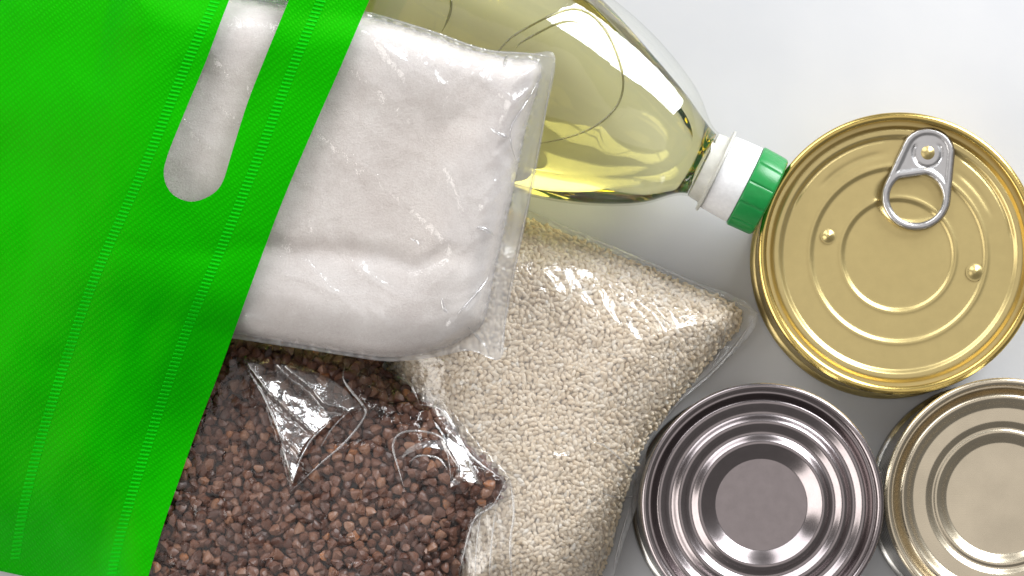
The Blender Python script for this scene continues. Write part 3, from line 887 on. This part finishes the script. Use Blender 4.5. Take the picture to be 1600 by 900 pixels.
# sugar bag ---------------------------------------------------------
sug = empty('sugar_bag', W(560, 300, 40), 'plump clear plastic bag of fine white sugar on top of the rice', 'bag', 'bags of dry food')
V, F = triangulate(S_cont, 7)
u, v = V[:, 0], V[:, 1]
d = sdist(S_cont, u, v)
under = np.maximum(np.maximum(rice_top(u, v) * inside(R_cont, u, v), buckwheat_top(u, v) * inside(L_cont, u, v)) + 5.0, bottle_top(u, v) + 1.5)
def sugar_bottom(u, v, d):
    under = np.maximum(np.maximum((rice_top(u, v) + 4) * inside(R_film, u, v), (buckwheat_top(u, v) + 4) * inside(L_film, u, v)), bottle_top(u, v) + 1.0)
    return np.minimum(np.maximum(sugar_mid(u, v) - 13 * pil(d, 80), under), sugar_mid(u, v) - 0.2)
VV, FF = closed_sheet(V, F, sugar_top(u, v), np.minimum(sugar_bottom(u, v, d) + 0.5, sugar_mid(u, v) - 0.1))
obj('sugar', VV, FF, M_sugar, sug)
def sugar_film_z(u, v):
    dc = sdist(S_cont, u, v)
    z = sugar_top(u, v) + 0.6
    right = np.maximum(sstep(dc, 95, 10) * sstep(u, 600, 720), sstep(np.hypot(u - 760, v - 520), 130, 30))
    cr = 0.35 * ridged(u / 34 + 8, v / 30) ** 2 + 1.6 * ridged((u + 0.8 * v) / 230 + 1, (v - 0.8 * u) / 75 + 6) ** 2 + 0.3 * ridged((u - 0.1 * v) / 120 + 1, (v + .1 * u) / 40 + 6) ** 2 + right * (1.5 * ridged((u + 0.9 * v) / 26, (v - 0.9 * u) / 70) ** 3 + 0.9 * ridged((u - 0.4 * v) / 60, (v + 0.4 * u) / 20) ** 3)
    # corner pleat running in from the upper right corner, and the lower one
    for (x0, y0, x1, y1), am in (((868, 90, 762, 222), 3.0), ((782, 560, 690, 500), 2.2), ((760, 440, 712, 512), 2.0), ((375, 495, 530, 550), 1.3), ((470, 300, 500, 396), 0.8), ((560, 40, 720, 190), 1.1), ((640, 90, 770, 205), 1.0), ((430, 430, 600, 470), 1.0), ((560, 470, 640, 545), 0.9), ((690, 250, 745, 360), 0.6)):
        L_ = math.hypot(x1 - x0, y1 - y0); tx, ty = (x1 - x0) / L_, (y1 - y0) / L_
        s = (u - x0) * tx + (v - y0) * ty; n_ = -(u - x0) * ty + (v - y0) * tx
        cr = cr + am * np.exp(-np.abs(n_ + 5 * np.sin(s / 21.0)) / 6.5) * sstep(s, -5, 20) * sstep(s, L_ + 10, L_ * 0.5)
    seal = sugar_mid(u, v) + 0.5 + 0.9 * np.abs(np.sin((u + 0.18 * v) / 7.5 + 2 * fbm(u / 50, v / 90, 2)))
    return np.where(dc > 0, z + cr * sstep(dc, 0, 15), seal + 0.3 * sstep(dc, -18, 0))
V, F = triangulate(S_film, 4.6)
u, v = V[:, 0], V[:, 1]
VV, FF = closed_sheet(V, F, sugar_film_z(u, v), np.minimum(sugar_bottom(u, v, sdist(S_cont, u, v)), sugar_mid(u, v) - 0.3))
sf = obj('plastic_film', VV, FF, M_film_sugar, sug)
lo_ = sstep(sdist(S_cont, u, v) + 70 * fbm(u / 90, v / 70, 3), 125, 25)
lo_ = np.where(sdist(S_cont, u, v) < 0, 1.5, lo_)
lo_ = np.maximum(lo_, 0.9 * sstep(v - 0.06 * (u - 560) + 30 * fbm(u / 60, v / 60, 2), 385, 415))
at = sf.data.attributes.new('loose', 'FLOAT', 'POINT'); at.data.foreach_set('value', np.r_[lo_, lo_ * 0].astype(np.float32))
creases(sf, sugar_film_z, [
    ([(866, 91), (848, 200), (825, 320), (802, 430), (790, 500), (782, 560)], 0.55), ([(868, 91), (830, 84), (770, 80), (735, 71), (680, 51), (600, 26), (560, 16)], 0.4),
    ([(766, 200), (778, 208), (796, 216)], 0.7), ([(744, 355), (758, 358), (772, 368)], 0.8), ([(640, 372), (652, 378), (655, 384)], 0.35),
    ([(764, 432), (750, 452), (730, 475), (714, 492)], 0.5), ([(690, 466), (693, 480), (700, 490)], 0.7), ([(732, 512), (748, 528), (762, 546)], 0.6),
    ([(792, 86), (790, 95), (788, 104)], 0.6), ([(846, 118), (822, 160), (800, 196), (798, 222), (806, 250)], 0.35)], M_crease)

# ------------------------------------------------------------------ green tote bag
edge = [(655, -165), (612, -75), (575, 5), (532, 105), (490, 200), (440, 318), (392, 446), (345, 575), (310, 665), (280, 750), (255, 822), (232, 900), (224, 932)]
edge = smooth_poly(edge, False, 5)
side = [(150, 918), (60, 905), (-20, 888), (-180, 850), (-420, 800)]
T_poly = np.vstack([edge, side, [(-520, 500), (-300, -60), (-160, -420), (200, -330), (450, -260), (655, -165)][:-1]])
slot = smooth_poly([(351, 18), (322, 95), (290, 172), (262, 242), (256, 275), (268, 302), (296, 315), (326, 307), (347, 286), (363, 236), (387, 160), (416, 86), (446, 13), (478, -65), (512, -145), (500, -185), (468, -196), (440, -182), (395, -92)], True, 6)
cp = np.array([(655, -165, 84), (575, 5, 87), (490, 200, 84), (400, 420, 74), (362, 528, 64), (300, 680, 48), (235, 900, 42), (226, 932, 41), (120, 840, 34), (100, 905, 14), (-20, 888, 3), (0, 800, 30), (0, 700, 45), (0, 450, 64), (0, 200, 70), (0, 0, 70),
    (200, 200, 86), (200, 450, 75), (150, 650, 56), (300, 0, 88), (-180, 850, 2), (-420, 800, 2), (-520, 500, 3), (-300, -60, 4), (-160, -420, 3), (-200, 300, 52), (-150, 600, 45), (-100, 0, 58), (200, -330, 40), (450, -260, 66), (250, -150, 78)], float)
def tps_fit(c):
    n = len(c); xy = c[:, :2] / 500
    r = np.hypot(xy[:, None, 0] - xy[None, :, 0], xy[:, None, 1] - xy[None, :, 1])
    Kk = np.where(r > 0, r * r * np.log(r + 1e-12), 0) + np.eye(n) * 2e-3
    A = np.zeros((n + 3, n + 3)); A[:n, :n] = Kk; A[:n, n] = 1; A[:n, n + 1:] = xy; A[n, :n] = 1; A[n + 1:, :n] = xy.T
    w = np.linalg.solve(A, np.r_[c[:, 2], 0, 0, 0])
    def f(u, v):
        x, y = u / 500, v / 500; z = w[n] + w[n + 1] * x + w[n + 2] * y
        for i in range(n):
            q = np.hypot(x - xy[i, 0], y - xy[i, 1]); z = z + w[i] * np.where(q > 0, q * q * np.log(q + 1e-12), 0)
        return z
    return f
tps = tps_fit(cp)
seam_a = smooth_poly([(420, -190), (378, -95), (337, 0), (290, 104), (226, 260), (150, 430), (104, 560), (60, 700), (36, 800), (24, 872)], False, 8)
seam_b = smooth_poly([(590, -190), (546, -95), (502, 0), (455, 112), (402, 250), (345, 390), (290, 522), (236, 680), (198, 800), (178, 880), (172, 922)], False, 8)
def tote_z(u, v):
    z = tps(u, v)
    z = z + 5.0 * fbm((u * 0.9 + v * 0.42) / 150 + 4, (v * 0.9 - u * 0.42) / 260 + 1, 2) * sstep(sdist(T_poly, u, v), 0, 120)
    z = z + 1.0 * fbm(u / 60, v / 90 + 3, 2) * sstep(sdist(T_poly, u, v), 0, 60)
    lim = np.where(inside(S_film, u, v), sugar_top(u, v) + 3.0, np.where(inside(L_film, u, v), buckwheat_top(u, v) + 3.0, 1.5))
    k = 3.0
    z = lim + k * np.log1p(np.exp(np.clip((z - lim) / k, -30, 30)))       # rests on whatever is underneath
    for s in (seam_a, seam_b):
        ds = seg_dist(s, u, v, False)
        z = z - 0.25 * np.exp(-(ds / 9.0) ** 2)
    return z
tote = empty('tote_bag', W(50, 450, 0), 'bright green fabric tote bag with cut-out handle over the groceries', 'tote bag')
V, F = triangulate(T_poly, 7.5, [slot])
u, v = V[:, 0], V[:, 1]
tz = tote_z(u, v)
VV, FF = closed_sheet(V, F, tz, tz - 0.55)
fp = obj('front_panel', VV, FF, M_tote, tote, True, 60, label='upper green panel with the handle slot')
# back panel on the table under the groceries
Bp = np.array([(560, -165), (470, 20), (330, 320), (215, 560), (140, 760), (110, 870), (60, 893), (-20, 884), (-180, 846), (-420, 796), (-515, 500), (-295, -60), (-155, -415), (200, -325)], float)
V, F = triangulate(Bp, 24)
zb = 0.9 + 0.5 * vnoise(V[:, 0] / 40, V[:, 1] / 40)
VV, FF = closed_sheet(V, F, zb, zb - 0.5)
obj('back_panel', VV, FF, M_tote, tote, label='lower green panel lying flat on the table')
# welded seams: short raised bars across each seam
for s in (seam_a, seam_b):
    q = resample(s, 6.6, False); V, F = [], []
    tn = np.gradient(q, axis=0); tn /= np.hypot(tn[:, 0], tn[:, 1])[:, None]
    for i in range(len(q)):
        t_ = tn[i]; n_ = np.array([-t_[1], t_[0]])
        ax = n_ * 0.97 + t_ * 0.22; ax /= np.hypot(*ax); bx_ = np.array([-ax[1], ax[0]])
        b0 = len(V); row = []
        for e, hgt in ((1.0, 0.0), (0.45, 0.30)):
            for sx in (-1, -0.33, 0.33, 1):
                for sy in (-1, 1):
                    p_ = q[i] + ax * sx * (7.8 if hgt == 0 else 7.0) + bx_ * sy * 1.8 * e
                    row.append((p_[0], p_[1], hgt))
        row = np.array(row); z_ = tote_z(row[:, 0], row[:, 1]) + row[:, 2] - 0.04
        V += list(W(row[:, 0], row[:, 1], z_))
        for j in range(3):
            a_ = b0 + 8 + j * 2; F.append((a_, a_ + 1, a_ + 3, a_ + 2))
            c_ = b0 + j * 2
            F.append((c_, c_ + 8, c_ + 10, c_ + 2)); F.append((c_ + 1, c_ + 3, c_ + 11, c_ + 9))
        F.append((b0, b0 + 1, b0 + 9, b0 + 8)); F.append((b0 + 6, b0 + 14, b0 + 15, b0 + 7))
    bm_o = obj('welded_seam', V, F, M_weld, fp, True, 40, kind='stuff')
    bm = bmesh.new(); bm.from_mesh(bm_o.data); bmesh.ops.recalc_face_normals(bm, faces=bm.faces); bm.to_mesh(bm_o.data); bm.free()
